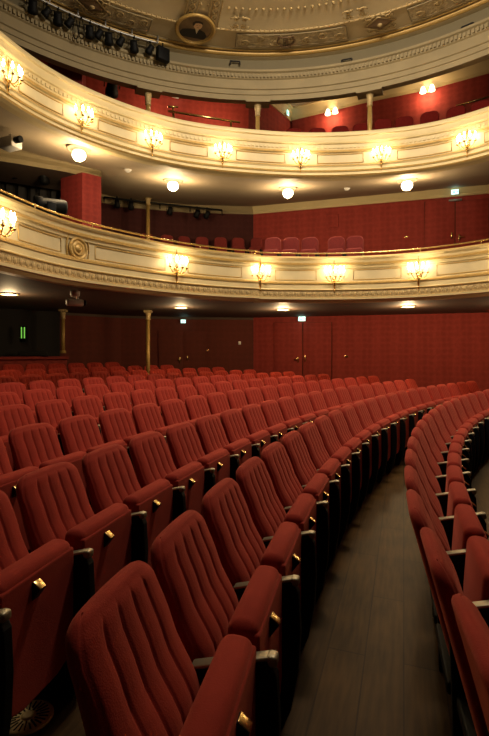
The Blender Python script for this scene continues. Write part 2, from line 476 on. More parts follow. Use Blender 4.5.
def loft(name, front, back, zf, zb, m, label, u0=-130, u1=560, n=110, d=.0):
    mb = MB(); vs = []; fs = []
    for i in range(n+1):
        u = u0+(u1-u0)*i/n
        p, q = at_u(front, u)
        try: w, _ = at_u(back, u)
        except ValueError: w = back[0] if u < 200 else back[-1]
        vs += [(p.x+q.x*d, p.y+q.y*d, zf), (w.x, w.y, zb)]
    for i in range(n): fs.append((2*i, 2*i+1, 2*i+3, 2*i+2))
    mb.add(vs, fs, 0, True)
    return struct(mb.build(name, m), label)
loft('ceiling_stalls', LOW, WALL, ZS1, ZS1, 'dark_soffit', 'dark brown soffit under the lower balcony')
loft('floor_lower_balcony', LOW, WALL, 2.85, 3.85, 'dark', 'raked floor of the lower balcony', d=-.12)
loft('ceiling_lower_balcony', UPP, WALL, 4.95, ZW2, 'soffit', 'brown soffit under the upper balcony')
loft('floor_gallery', UPP, WALL, 5.14, 6.2, 'dark', 'raked floor of the top gallery', d=-.12)
# gallery ceiling between entablature and back walls
mb = MB(); ring = circle(RR+.25); outer = circle(12.5)
vs = []; fs = []
for a, b in zip(ring, outer): vs += [(a.x, a.y, ZG), (b.x, b.y, ZG)]
for i in range(len(ring)-1): fs.append((2*i, 2*i+1, 2*i+3, 2*i+2))
mb.add(vs, fs, 0, False); struct(mb.build('ceiling_gallery', 'soffit'), 'brown ceiling of the top gallery')
# cream cornices at the wall heads
def cove(name, pl, z, s, m='cornice', label=None):
    mb = MB(); sweep(mb, pl, [(.0, z-s), (.03, z-s), (.03, z-s*.75), (.06, z-s*.6), (.14, z-s*.15), (.2, z-s*.1), (.2, z+.06)], [0]*6)
    return struct(mb.build(name, m), label)
cove('trim_1', WALL_R, ZW2+.05, .26, 'cream', 'cream cornice along the head of the red balcony wall')
cove('trim_2', WALL_L, ZW2+.05, .26, 'cornice', 'cream cornice along the recess behind the lower balcony')
cove('trim_3', GR, ZG, .26, 'cream', 'cream cornice on the gallery side wall')
cove('trim_4', GP, ZG, .26, 'cream', 'cream cornice on the gallery partition')
mb = MB(); sweep(mb, WALL_L, [(.0, ZS1-.06), (.03, ZS1-.06), (.05, ZS1)], [0, 0]); struct(mb.build('trim_5', 'dark_soffit'), 'dark moulding at the head of the rear wall')

# ------------------------------------------------------------------ balcony fronts
def balcony(name, pl, z0, z1, style, label):
    root = empty(name, (0, 0, 0), 0, label, 'balcony front')
    H = z1-z0
    def Z(f): return z1-f*H
    if style == 'low':
        prof = [(-.12, Z(.02)), (-.10, Z(0)), (.075, Z(0)), (.085, Z(.035)), (.07, Z(.06)), (.045, Z(.075)), (.04, Z(.13)), (.055, Z(.15)), (.055, Z(.185)), (.03, Z(.20)),
                (.022, Z(.25)), (0, Z(.26)), (.005, Z(.53)), (.035, Z(.54)), (.05, Z(.57)), (.05, Z(.60)), (.035, Z(.615)), (.04, Z(.70)), (.055, Z(.72)), (.055, Z(.735)),
                (.035, Z(.745)), (.035, Z(.885)), (.06, Z(.895)), (.06, Z(.935)), (.03, Z(.945)), (.0, Z(1.0)), (-.12, Z(1.0))]
        mi = [0, 0, 1, 0, 0, 0, 1, 1, 0, 0, 0, 3, 0, 1, 1, 0, 0, 0, 1, 0, 2, 1, 0, 0, 0, 2]
    else:
        prof = [(-.12, Z(.02)), (-.10, Z(0)), (.075, Z(0)), (.09, Z(.04)), (.09, Z(.085)), (.06, Z(.10)), (.05, Z(.19)), (.07, Z(.205)), (.06, Z(.24)), (.03, Z(.25)), (.025, Z(.37)), (.045, Z(.385)),
                (.04, Z(.42)), (0, Z(.43)), (0, Z(.69)), (.03, Z(.70)), (.045, Z(.73)), (.03, Z(.76)), (.04, Z(.82)), (.065, Z(.835)), (.06, Z(.865)), (.04, Z(.875)),
                (.055, Z(.93)), (.075, Z(.945)), (.06, Z(.975)), (.0, Z(1.0)), (-.12, Z(1.0))]
        mi = [0, 0, 0, 0, 0, 0, 0, 0, 0, 0, 1, 1, 0, 3, 0, 1, 0, 0, 0, 1, 0, 0, 0, 1, 0, 0]
    mb = MB(); sweep(mb, pl, prof, mi)
    # closing inner face
    sweep(mb, pl, [(-.12, Z(.02)), (-.12, Z(1.0))], [0])
    mb.build('front_panel', ['cream', 'gold', 'dullgold', 'panel'], root)
    return root, Z
seam = 255.5
LOW_A = sub(LOW, -400, seam); LOW_B = sub(LOW, seam-.3, 700)
LOW_A_OUT = [p+q*.11 for p, q in zip(LOW_A, normals(LOW_A))]
# returned end of the projecting section
e, en = LOW_A[-1], normals(LOW_A)[-1]
LOW_A_OUT = LOW_A_OUT + [e-en*.06]
zl0, zl1 = 2.52, 3.405
lowA, ZL = balcony('lower_balcony_front', LOW_A_OUT, zl0, zl1, 'low', 'curved cream and gold lower balcony front, left section with round medallion')
lowB, _ = balcony('lower_balcony_front', LOW_B, zl0, zl1, 'low', 'curved cream and gold lower balcony front, section right of the joint')
zu0, zu1 = 4.945, 5.82
upp, ZU = balcony('upper_balcony_front', UPP, zu0, zu1, 'upp', 'curved cream and gold upper balcony front with a row of sconces')

# leaf ornament band on the lower balcony
def leaf_band(pl, root, zc, h, step, d):
    mb = MB(); pp = resample(pl, step); ns = normals(pp)
    for i, (p, q) in enumerate(zip(pp, ns)):
        if i in (0, len(pp)-1): continue
        mt = Matrix(((q.y, q.x, 0), (-q.x, q.y, 0), (0, 0, 1)))
        c = (p.x+q.x*d, p.y+q.y*d, zc)
        mb.ball(c, (step*.38, .008, h*.42), 0, 8, mt)
        c2 = (p.x+q.x*d + (-q.y)*step*.5, p.y+q.y*d + q.x*step*.5, zc)
        mb.ball(c2, (step*.12, .007, h*.32), 0, 6, mt)
    return mb.build('leaf_band', 'dullgold', root)
leaf_band(sub(LOW_A_OUT[:-1], -250, 300), lowA, ZL(.815), .115, .11, .035)
leaf_band(sub(LOW_B, 256, 640), lowB, ZL(.815), .115, .11, .035)
# dentils on the upper balcony
def dentils(pl, root, zc, s, step, d, m='cream', name='dentil_band'):
    mb = MB(); pp = resample(pl, step); ns = normals(pp)
    for p, q in zip(pp, ns):
        mt = Matrix(((q.y, q.x, 0), (-q.x, q.y, 0), (0, 0, 1)))
        mb.box((p.x+q.x*d, p.y+q.y*d, zc), s, 0, mt)
    return mb.build(name, m, root)
dentils(UPP, upp, ZU(.31), (.045, .03, .05), .08, .035)
# gold panel frames between the sconces
def panel_frame(pl, root, zc, h, d, name='panel_frame', r=.011):
    mb = MB(); ns = normals(pl)
    lo = [(p.x+q.x*d, p.y+q.y*d, zc-h/2) for p, q in zip(pl, ns)]; hi = [(a, b, zc+h/2) for a, b, _ in lo]
    loop = lo + hi[::-1] + [lo[0]]
    mb.tube(loop, r, 0, 6, False)
    return mb.build(name, 'gold', root)
for a, b in ((-120, -14), (14, 62), (92, 165), (187, 242)):
    panel_frame(sub(LOW_A_OUT[:-1], a, b), lowA, ZL(.395), .19, .004)
for a, b in ((272, 320), (350, 404), (434, 500)):
    panel_frame(sub(LOW_B, a, b), lowB, ZL(.395), .19, .004)
for a, b in ((-60, -8), (18, 66), (94, 139), (166, 210), (235, 287), (314, 367), (395, 454), (482, 540)):
    panel_frame(sub(UPP, a, b), upp, ZU(.56), .17, .004)
# medallion on the left section
p, q = at_u(LOW_A_OUT[:-1], 77)
mt = Matrix(((q.y, 0, q.x), (-q.x, 0, q.y), (0, 1, 0)))
mb = MB(); mb.lathe([(.165, 0), (.17, .02), (.15, .04), (.13, .03), (.125, .022), (.10, .022), (.095, .035), (.08, .035), (.06, .022), (.05, .03), (.03, .045), (.008, .05)], (p.x+q.x*.01, p.y+q.y*.01, ZL(.40)), 0, 32, mt)
o = mb.build('medallion', 'gold', lowA); o['label'] = 'round gilt medallion of concentric rings'
for sgn in (-1, 1):
    t = Vector((q.y, -q.x))
    mb = MB(); mb.tube([(p.x+q.x*.02+t.x*sgn*(.15+.05*math.cos(a)), p.y+q.y*.02+t.y*sgn*(.15+.05*math.cos(a)), ZL(.40)+.19*math.sin(a)) for a in [PI*(i/10-.5) for i in range(11)]], .014, 0, 6)
    mb.build('scroll_bracket', 'gold', lowA)
# brass handrail of the lower balcony
def handrail(pl, root, z, zb, d, every=1.05, r=.014):
    ns = normals(pl); mb = MB()
    mb.tube([(p.x+q.x*d, p.y+q.y*d, z) for p, q in zip(pl, ns)], r, 0, 8)
    h = mb.build('handrail', 'brass', root)
    pp = resample(pl, every); nn = normals(pp)
    for p, q in zip(pp[0:], nn):
        b = MB(); b.tube([(p.x+q.x*d, p.y+q.y*d, zb), (p.x+q.x*d, p.y+q.y*d, z)], .010, 0, 6); b.build('rail_post', 'brass', h)
handrail(LOW_A_OUT[:-1], lowA, zl1+.075, zl1-.01, .0)
handrail(LOW_B, lowB, zl1+.075, zl1-.01, .0)

# ------------------------------------------------------------------ main ceiling, entablature
mb = MB()
E0 = 6.85
prof = [(-.16, E0), (.0, E0), (.0, E0+.10), (.02, E0+.11), (.02, E0+.20), (.045, E0+.215), (.045, E0+.29), (.02, E0+.30), (.02, E0+.41), (.05, E0+.43), (.05, E0+.53), (.09, E0+.555), (.09, E0+.60),
        (-.02, E0+.62), (-.02, 7.70), (.05, 7.72), (.10, 7.76), (.10, 7.80)]
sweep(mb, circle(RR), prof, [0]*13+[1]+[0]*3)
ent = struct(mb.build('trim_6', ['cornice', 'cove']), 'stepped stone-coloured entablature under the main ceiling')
dentils(circle(RR, n=500), ent, E0+.48, (.038, .05, .075), .076, .065, 'cornice')
# gilt ring and flat ceiling
mb = MB(); vs = []; fs = []; ms = []
rings = [RR-.08, 5.63, 5.0, 4.94, 4.42, 3.5, .02]
C0 = [circle(r, 0, 360, 180) for r in rings]
zz = [7.80, 7.80, 7.81, 7.83, 7.86, 7.9, 7.95]
for c, z in zip(C0, zz): vs += [(p.x, p.y, z) for p in c]
L = 181
for i in range(len(rings)-1):
    for k in range(180): fs.append((i*L+k, i*L+k+1, (i+1)*L+k+1, (i+1)*L+k)); ms.append(0)
mb.add(vs, fs, ms, True)
ceil = struct(mb.build('ceiling', 'ceiling'), 'round cream ceiling of the auditorium')
def ring(r, w, z, m, name):
    mb = MB(); mb.tube([(p.x, p.y, z) for p in circle(r, 0, 360, 200)], w, 0, 8, False); return mb.build(name, m, ceil)
ring(RR-.07, .055, 7.78, 'gold', 'gilt_ring'); ring(RR-.17, .028, 7.80, 'gold', 'gilt_ring'); ring(5.0, .02, 7.81, 'dullgold', 'gilt_ring')
ring(5.55, .012, 7.80, 'cornice', 'moulding_ring')
mb = MB()
for p in circle(4.45, 0, 360, 220): mb.ball((p.x, p.y, 7.85), (.028, .028, .02), 0, 6)
mb.build('bead_ring', 'dullgold', ceil)
mb = MB()
for p in circle(4.97, 0, 360, 330): mb.ball((p.x, p.y, 7.81), (.018, .018, .015), 0, 6)
mb.build('bead_ring', 'dullgold', ceil)
def polar(az, r): return RC + Vector((math.sin(math.radians(az)), math.cos(math.radians(az))))*r
def u_to_az(u, r):
    best = min((abs(U0+F*polar(a/10, r).x/polar(a/10, r).y-u), a/10) for a in range(-700, 700)); return best[1]
# carved panels of the band, between plain blocks
def carved_panel(u0, u1, r0=5.08, r1=5.46):
    a0, a1 = u_to_az(u0, 5.3), u_to_az(u1, 5.3)
    mb = MB(); n = 24; vs = []; fs = []
    for i in range(n+1):
        a = a0+(a1-a0)*i/n
        for r in (r0, r1):
            p = polar(a, r); vs.append((p.x, p.y, 7.787))
    for i in range(n): fs.append((2*i, 2*i+1, 2*i+3, 2*i+2))
    mb.add(vs, fs, 0, False)
    lp = [polar(a0+(a1-a0)*i/n, r0) for i in range(n+1)] + [polar(a1-(a1-a0)*i/n, r1) for i in range(n+1)] + [polar(a0, r0)]
    o = mb.build('carved_panel', 'relief', ceil)
    f = MB(); f.tube([(p.x, p.y, 7.79) for p in lp], .014, 0, 6, False); f.build('panel_border', 'cornice', o)
    # acanthus scrolls in relief
    s = MB(); m = max(4, int(abs(a1-a0)/3.2))
    for i in range(m):
        a = a0+(a1-a0)*(i+.5)/m; c = polar(a, (r0+r1)/2 + .05*(-1)**i)
        s.tube([(c.x+(.02+.012*t)*math.cos(t*.9+i), c.y+(.02+.012*t)*math.sin(t*.9+i)*(-1)**i, 7.783) for t in range(9)], .013, 0, 5)
    s.build('scroll_relief', 'dullgold', o)
for a, b in ((-40, 28), (98, 150), (236, 347), (410, 490), (505, 560)): carved_panel(a, b)
def relief(name, m, label=None): pass
# lyre in the middle of the band
az = u_to_az(286, 5.27); c = polar(az, 5.27)
fx = (c-RC).normalized(); sx = Vector((fx.y, -fx.x))
def L2(x, y, z=7.775): p = c + sx*x + fx*y; return (p.x, p.y, z)
mb = MB()
for s in (-1, 1):
    mb.tube([L2(s*(.04+.13*math.sin(PI*t/10)+.03*(t > 7)*(t-7)), .17-.034*t) for t in range(11)], .018, 0, 6)
for x in (-.04, 0, .04): mb.tube([L2(x, .15), L2(x, -.13)], .012, 0, 5)
mb.tube([L2(-.13, -.12), L2(.13, -.12)], .016, 0, 6); mb.tube([L2(-.10, .17), L2(.10, .17)], .024, 0, 6)
o = mb.build('lyre_ornament', 'bronze', ceil); o['label'] = 'brown lyre relief in the ceiling band'
# pointed diamond cartouches and scrolls
def cartouche(u, r, w, h, dia=True):
    a = u_to_az(u, r); c = polar(a, r); fx = (c-RC).normalized(); sx = Vector((fx.y, -fx.x))
    def Q(x, y, z=7.775): p = c + sx*x + fx*y; return Vector((p.x, p.y, z))
    mb = MB()
    if dia:
        vs = [Q(-w, 0), Q(0, h), Q(w, 0), Q(0, -h), Q(0, 0, 7.74)]
        mb.add(vs, [(0, 1, 4), (1, 2, 4), (2, 3, 4), (3, 0, 4)], 0, False)
        mb.tube([Q(-w*1.2, 0), Q(0, h*1.2), Q(w*1.2, 0), Q(0, -h*1.2), Q(-w*1.2, 0)], .014, 1, 6)
        mb.ball(Q(0, 0, 7.75), (.05, .05, .03), 1)
    for sx_ in (-1, 1):
        for sy_ in (-1, 1):
            mb.tube([Q(sx_*(w*.75+.09*math.cos(t*.6)*(1-t/14)), sy_*(h*.85+.07*math.sin(t*.6)*(1-t/14))) for t in range(11)], .013, 1, 5)
            mb.tube([Q(sx_*(w*.2+w*.13*t), sy_*(h*1.15+.05*math.sin(t*1.3))) for t in range(7)], .012, 1, 5)
    return mb.build('diamond_cartouche' if dia else 'scroll_ornament', ['bronze', 'dullgold'], ceil)
cartouche(380, 5.22, .24, .17); cartouche(92, 5.25, .24, .17)
cartouche(355, 4.75, .18, .06, False); cartouche(240, 4.72, .12, .10, False)
# ribs with guilloche ornament rising from the portrait
for u in (188, 212):
    a = u_to_az(u, 4.95); mb = MB(); 
    pts = [polar(a, 4.95-.05*i) for i in range(30)]
    fx = (pts[0]-RC).normalized(); sx = Vector((fx.y, -fx.x))
    for s in (-1, 1):
        mb.tube([(p.x+sx.x*s*.10, p.y+sx.y*s*.10, 7.81) for p in pts], .014, 0, 6)
        mb.tube([(p.x+sx.x*s*.055*math.sin(i*.9), p.y+sx.y*s*.055*math.sin(i*.9), 7.81) for i, p in enumerate(pts)], .014, 0, 5)
    mb.build('guilloche_rib', 'dullgold', ceil)

# painted portrait roundel: plain generic bust in a gilt oval
a = u_to_az(195, 5.05); c = polar(a, 5.06); fx = (c-RC).normalized(); sx = Vector((fx.y, -fx.x))
rx, ry = .36, .42
pr = empty('portrait_roundel', (c.x, c.y, 7.79), 0, 'oval gilt-framed painted portrait of a dark-coated person on the ceiling', 'painting')
ax = Matrix(((sx.x, -fx.x, 0), (sx.y, -fx.y, 0), (0, 0, 1)))   # local x right, y up (towards the middle of the ceiling)
def pt(x, y, z=0.): return ax @ Vector((x, y, z))
def disc(cx, cy, a, b, z, n=40): 
    return [pt(cx+a*math.cos(2*PI*k/n), cy+b*math.sin(2*PI*k/n), z) for k in range(n)]
mb = MB(); mb.add(disc(0, 0, rx, ry, -.010), [tuple(range(40))]); mb.build('canvas', 'canvas', pr)
mb = MB(); mb.tube(disc(0, 0, rx, ry, -.02)+disc(0, 0, rx, ry, -.02)[:1], .030, 0, 8, False)
mb.tube(disc(0, 0, rx*.90, ry*.90, -.015)+disc(0, 0, rx*.90, ry*.90, -.015)[:1], .012, 0, 6, False); mb.build('frame', 'gold', pr)
mb = MB(); mb.add([pt(x, y, -.014) for x, y in [(-.24, -.26), (.22, -.27), (.25, -.16), (.20, -.05), (.09, .01), (0, .0), (-.10, .0), (-.24, -.04), (-.29, -.15)]], [tuple(range(9))], 0, False); mb.build('painted_coat', 'coat', pr)
mb = MB(); mb.add([pt(x, y, -.017) for x, y in [(.0, .02), (.07, .02), (.045, -.13)]], [(0, 1, 2)], 0, False); mb.build('painted_shirt', 'shirt', pr)
mb = MB(); mb.add(disc(.035, .125, .082, .105, -.020), [tuple(range(40))]); mb.build('painted_face', 'skin', pr)
mb = MB(); mb.add([pt(x, y, -.023) for x, y in [(-.06, .10), (-.075, .19), (-.03, .255), (.05, .265), (.115, .235), (.12, .17), (.09, .195), (.03, .20), (-.02, .18), (-.035, .12)]], [tuple(range(10))], 0, False); mb.build('painted_hair', 'hair', pr)
mb = MB(); 
for x in (.015, .07): mb.add(disc(x, .14, .013, .007, -.024, 10), [tuple(range(10))])
mb.add(disc(.045, .07, .025, .006, -.024, 10), [tuple(range(10))]); mb.build('painted_features', 'hair', pr)

# small dark hooks left in the shadowed cove
for i, (u, v) in enumerate(((235, 63), (347, 61), (468, 27))):
    a = u_to_az(u, RR); p = polar(a, RR-.05); z = z_at(v, p.y)
    fx = (p-RC).normalized(); sx = Vector((fx.y, -fx.x))
    mb = MB(); w, h = .10, .035
    for a_, b_ in (((-w, -h), (-w, h)), ((-w, h), (w, h)), ((w, h), (w, -h))) + ((((-w, -h), (w, -h)),) if i == 2 else ()):
        mb.tube([(p.x+sx.x*a_[0]+fx.x*.0, p.y+sx.y*a_[0], z+a_[1]), (p.x+sx.x*b_[0], p.y+sx.y*b_[0], z+b_[1])], .016, 0, 6)
    o = mb.build('cornice_hook', 'dark')
    tag(o, ['open black bracket in the cornice shadow above the gallery column', 'open black bracket in the cornice shadow below the diamond cartouche', 'closed black bracket box in the cornice shadow, nearest the right edge'][i], 'bracket', 'black brackets in the cornice')

# ------------------------------------------------------------------ sconces
def make_sconce():
    root = empty('wall_sconce', (0, 0, 0), 0, 'x', 'wall lamp', 'gilt candle sconces on the balcony fronts')
    mb = MB()
    mb.tube([(0, .02, -.20), (0, .025, -.10), (0, .03, .0), (0, .03, .12), (0, .03, .22), (0, .03, .27)], [.008, .028, .018, .022, .014, .004], 0, 10)
    mb.ball((0, .03, -.215), .018, 0, 8); mb.ball((0, .04, -.03), (.035, .03, .035), 0, 10)
    mb.lathe([(.045, 0), (.04, .012), (.02, .02)], (0, 0, 0), 0, 16, Matrix(((1, 0, 0), (0, 0, 1), (0, 1, 0))))
    mb.build('backplate', 'brass', root)
    for i, (x, y, z) in enumerate(((-.17, .08, .0), (-.095, .17, -.01), (0, .20, -.015), (.095, .17, -.01), (.17, .08, .0))):
        a = MB(); pts = []
        for t in range(9):
            s = t/8; pts.append((x*s, .04+(y-.04)*s, -.03-.06*math.sin(PI*s)+(z+.03)*s))
        a.tube(pts, .007, 0, 6); a.lathe([(.008, -.01), (.026, .0), (.03, .012), (.012, .012)], (x, y, z), 0, 10)
        a.build('arm', 'brass', root)
        c = MB(); c.tube([(x, y, z+.01), (x, y, z+.075)], .010, 0, 8); c = c.build('candle', 'candle', root)
        b = MB(); b.lathe([(.006, 0), (.016, .018), (.018, .04), (.011, .07), (.003, .095)], (x, y, z+.075), 0, 10); b = b.build('bulb', 'bulb', c)
        b['label'] = 'glowing flame-shaped bulb'
    return root
sconce = make_sconce(); KS = tree_of(sconce); first = [True]
def put_sconce(pl, u, z, d, label, power):
    p, q = at_u(pl, u)
    if first[0]: o = sconce; first[0] = False
    else: o = copy_tree(sconce, KS)
    o.location = (p.x+q.x*d, p.y+q.y*d, z); o.rotation_euler = (0, 0, math.atan2(q.y, q.x)-PI/2); o['label'] = label
    o.scale = (.88, 1, 1.0) if pl is UPP else (1.0, 1, 1.2)
    point_light('sconce_light', (0, .17, .10), power, (1., .74, .42), .13, o)
    return o
PW = 4.8
for i, u in enumerate((5, 80, 151, 222, 300, 381, 468)):
    put_sconce(UPP, u, ZU(.62), .03, 'five-candle gilt sconce on the upper balcony, %s from the left' % ORD[i+1], PW)
put_sconce(UPP, 545, ZU(.62), .03, 'five-candle gilt sconce on the upper balcony, beyond the right edge', PW)
for i, u in enumerate((-6, 175)):
    put_sconce(LOW_A_OUT[:-1], u, ZL(.45), .03, 'five-candle gilt sconce on the lower balcony, %s' % ('at the left edge' if i == 0 else 'between medallion and joint'), PW)
for i, u in enumerate((259.5, 334, 419, 515)):
    put_sconce(LOW_B, u, ZL(.45), .03, 'five-candle gilt sconce on the lower balcony, %s' % ('right beside the joint', 'first right of the joint lamp', 'second right of the joint lamp', 'beyond the right edge')[i], PW)

# ------------------------------------------------------------------ globe lamps under the upper balcony
def soffit_point(front, back, zf, zb, u, v):
    p, _ = at_u(front, u); w, _ = at_u(back, u)
    best = None
    for i in range(0, 400):
        t = i/399; q = p.lerp(w, t); z = zf+(zb-zf)*t
        e = abs(V0-F*(z-EYE)/q.y - v)
        if best is None or e < best[0]: best = (e, q, z)
    return best[1], best[2]
for i, (u, v) in enumerate(((79, 153), (173, 185), (288, 192.5), (407, 184.5))):
    q, z = soffit_point(UPP, WALL, 4.95, ZW2, u, v-5)
    o = empty('globe_lamp', (q.x, q.y, z), 0, 'round white globe lamp under the upper balcony, %s from the left' % ORD[i+1], 'ceiling lamp', 'globe lamps under the upper balcony')
    mb = MB(); mb.lathe([(.20, .03), (.20, -.02), (.17, -.035), (.10, -.04), (.08, -.06)], (0, 0, 0), 0, 24); mb.build('ceiling_rose', 'soffit', o)
    mb = MB(); mb.ball((0, 0, -.125), (.115, .115, .10), 0, 20); mb.build('globe', 'globe', o)
    point_light('globe_light', (0, 0, -.34), 75, (1., .74, .42), .12, o)
# flush downlights under the lower balcony
for i, (u, v, s) in enumerate(((9, 293.5, 1), (181, 307, 1), (283, 309, 1), (408, 306, 1), (530, 302, 1))):  # last one is out of view, added to light the row ends
    q, z = soffit_point(LOW, WALL, ZS1, ZS1, u, v)
    o = empty('downlight', (q.x, q.y, z), 0, 'flush round downlight under the lower balcony, %s from the left' % ORD[i+1], 'ceiling lamp', 'downlights under the lower balcony')
    mb = MB(); mb.lathe([(.155, .01), (.155, -.02), (.125, -.022), (.125, -.005)], (0, 0, 0), 0, 24); mb.build('trim_ring', 'cornice', o)
    mb = MB(); mb.lathe([(.125, -.012), (.125, -.02), (.06, -.024), (.005, -.025)], (0, 0, 0), 0, 24); mb.build('glowing_disc', 'down', o)
    point_light('downlight_light', (0, 0, -.12), (26, 30, 62, 62, 70)[i], (1., .70, .36), .1, o)
# smoke detectors
for i, (u, v) in enumerate(((128, 169.5), (347, 188))):
    q, z = soffit_point(UPP, WALL, 4.95, ZW2, u, v)
    mb = MB(); mb.lathe([(.07, .01), (.065, -.02), (.04, -.045), (.01, -.05)], (q.x, q.y, z), 0, 16)
    tag(mb.build('smoke_detector', 'grey_plastic'), 'small smoke detector under the upper balcony, %s globe lamps' % ('between the two left' if i == 0 else 'between the two right'), 'smoke detector', 'smoke detectors')

# ------------------------------------------------------------------ columns, pier, beam
def column(x, y, z0, z1, r, label, cap=.22):
    o = empty('column', (x, y, z0), 0, label, 'column', 'slender gilt columns')
    H = z1-z0
    mb = MB(); mb.tube([(0, 0, 0), (0, 0, H-cap)], [r, r*.88], 0, 14); mb.build('shaft', 'gold', o)
    mb = MB(); mb.lathe([(r*1.5, 0), (r*1.5, .05), (r*1.1, .07)], (0, 0, 0), 0, 14); mb.build('column_base', 'gold', o)
    mb = MB(); mb.lathe([(r*.95, H-cap), (r*1.25, H-cap+.02), (r*1.0, H-cap+.04), (r*1.3, H-cap*.45), (r*1.6, H-.05)], (0, 0, 0), 0, 14); mb.box((0, 0, H-.025), (r*3.5, r*3.5, .05)); mb.build('capital', 'dullgold', o)
    return o
q, z = at_u(WALL, 63)[0]*0.93, 0
column(q.x, q.y, 1.53, ZS1, .045, 'gilt column standing on the dark box ledge at the rear wall')
q = at_u(WALL, 148)[0]*.86
column(q.x, q.y, floor_z(q.x, q.y), ZS1, .05, 'gilt column between stalls and rear wall, left of the dark door')
q = at_u(WALL, 148)[0]*.955
column(q.x, q.y, 3.6, 5.60, .055, 'slender gilt column in the dark recess of the lower balcony')
for i, u in enumerate((148, 257.5, 370)):
    p = polar(u_to_az(u, RR+.09), RR+.09)
    column(p.x, p.y, 5.55, E0, .05, 'gilt column under the cornice of the top gallery, %s from the left' % ORD[i+1], .3)
    fx = (p-RC).normalized(); sx = Vector((fx.y, -fx.x))
    mb = MB(); mb.box((p.x-fx.x*.02, p.y-fx.y*.02, E0-.03), (.5, .28, .06), 0, Matrix.Rotation(math.atan2(sx.y, sx.x), 3, 'Z')); struct(mb.build('trim_7', 'cornice'), 'stone block on top of the gallery column')
# red pier in the lower balcony
q = Vector(((82-U0)/F*9.8, 9.8))
mb = MB(); mb.prism([(-3.71, 9.9), (-3.18, 9.6), (-2.88, 9.85), (-3.4, 10.3)], 1.96, Matrix.Translation((0, 0, 3.12)))
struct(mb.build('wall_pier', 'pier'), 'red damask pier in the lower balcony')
mb = MB(); mb.prism([(-3.75, 9.35), (-3.15, 9.5), (-3.2, 9.9), (-3.8, 9.8)], 1.5, Matrix.Translation((0, 0, 5.7)))
struct(mb.build('wall_pier', 'pier'), 'red pier in the left corner of the top gallery')
# dropped beam with cream cornice running left from the pier
BE = [Vector(p) for p in [(-6.0, 8.3), (-5.0, 8.75), (-4.2, 9.15), (-3.5, 9.55), (-2.95, 9.95)]]
mb = MB(); sweep(mb, BE, [(-1.2, 5.07), (0, 5.07), (.0, 5.16), (.08, 5.20), (.08, 5.26), (.14, 5.30), (.14, 5.6)], [1, 0, 0, 0, 0, 0]); 
ee = BE[-1]; nn = normals(BE)[-1]
mb.add([(ee.x+nn.x*d, ee.y+nn.y*d, z) for d, z in ((.12, 5.07), (.12, 5.55), (-1.2, 5.55), (-1.2, 5.07))], [(0, 1, 2, 3)], 0, False)
struct(mb.build('trim_8', ['cornice', 'dark_soffit']), 'dropped beam with cream cornice above the red pier')
# black curtain inside the left bay
cur = [Vector(p) for p in [(-6.6, 9.3), (-5.4, 10.2), (-4.3, 10.8), (-3.4, 10.9)]]
cur2 = [p + Vector((0, .06*math.sin(i*1.7))) for i, p in enumerate(resample(catmull(cur), .06))]
mb = MB(); sweep(mb, cur2, [(0, 3.3), (0, 5.5)], [0]); tag(mb.build('black_curtain', 'dark'), 'black curtain hanging in the dark bay left of the red pier', 'curtain')

# control box opening at the rear left of the stalls
w = [at_u(WALL, u)[0]*.955 for u in (-60, 0, 30, 67)]
mb = MB(); sweep(mb, w, [(-.06, .0), (-.06, 1.46), (.10, 1.46), (.10, 1.40), (0, 1.38), (0, .0)], [0]*5)
o = mb.build('box_parapet', 'red_wall'); tag(o, 'low red parapet ledge of the dark box at the rear left', 'parapet')
w = [at_u(WALL, u)[0]*.985 for u in (-70, 0, 30, 60)]
mb = MB(); sweep(mb, w, [(0, 1.0), (0, ZS1)], [0]); tag(mb.build('box_dark_interior', 'dark'), 'black sheet standing for the dark interior of the rear left box', 'curtain')  # black sheet stands in for the unlit interior of the box
g = at_u(WALL, 23)[0]*.965; 
o = empty('indicator_lamp', (g.x, g.y, z_at(339, g.y)), 0, 'two glowing green bars in the dark rear box', 'indicator lamp')
mb = MB(); mb.rbox((0, .02, .11), (.16, .03, .36), .01); mb.build('lamp_housing', 'black', o)
for x in (-.033, .033):
    mb = MB(); mb.box((x, 0, .14), (.018, .02, .25)); mb.build('green_bar', 'green', o)
g = at_u(WALL, 33)[0]*.957
o = empty('mixing_desk', (g.x, g.y, 1.46), .35, 'low black covered desk on the dark rear box ledge', 'desk')
mb = MB(); mb.rbox((0, 0, .06), (.62, .14, .10), .04, 0, 3); mb.build('cover', 'dark', o); mb = MB(); mb.rbox((0, 0, .012), (.64, .15, .024), .006); mb.build('desk_base', 'black', o)

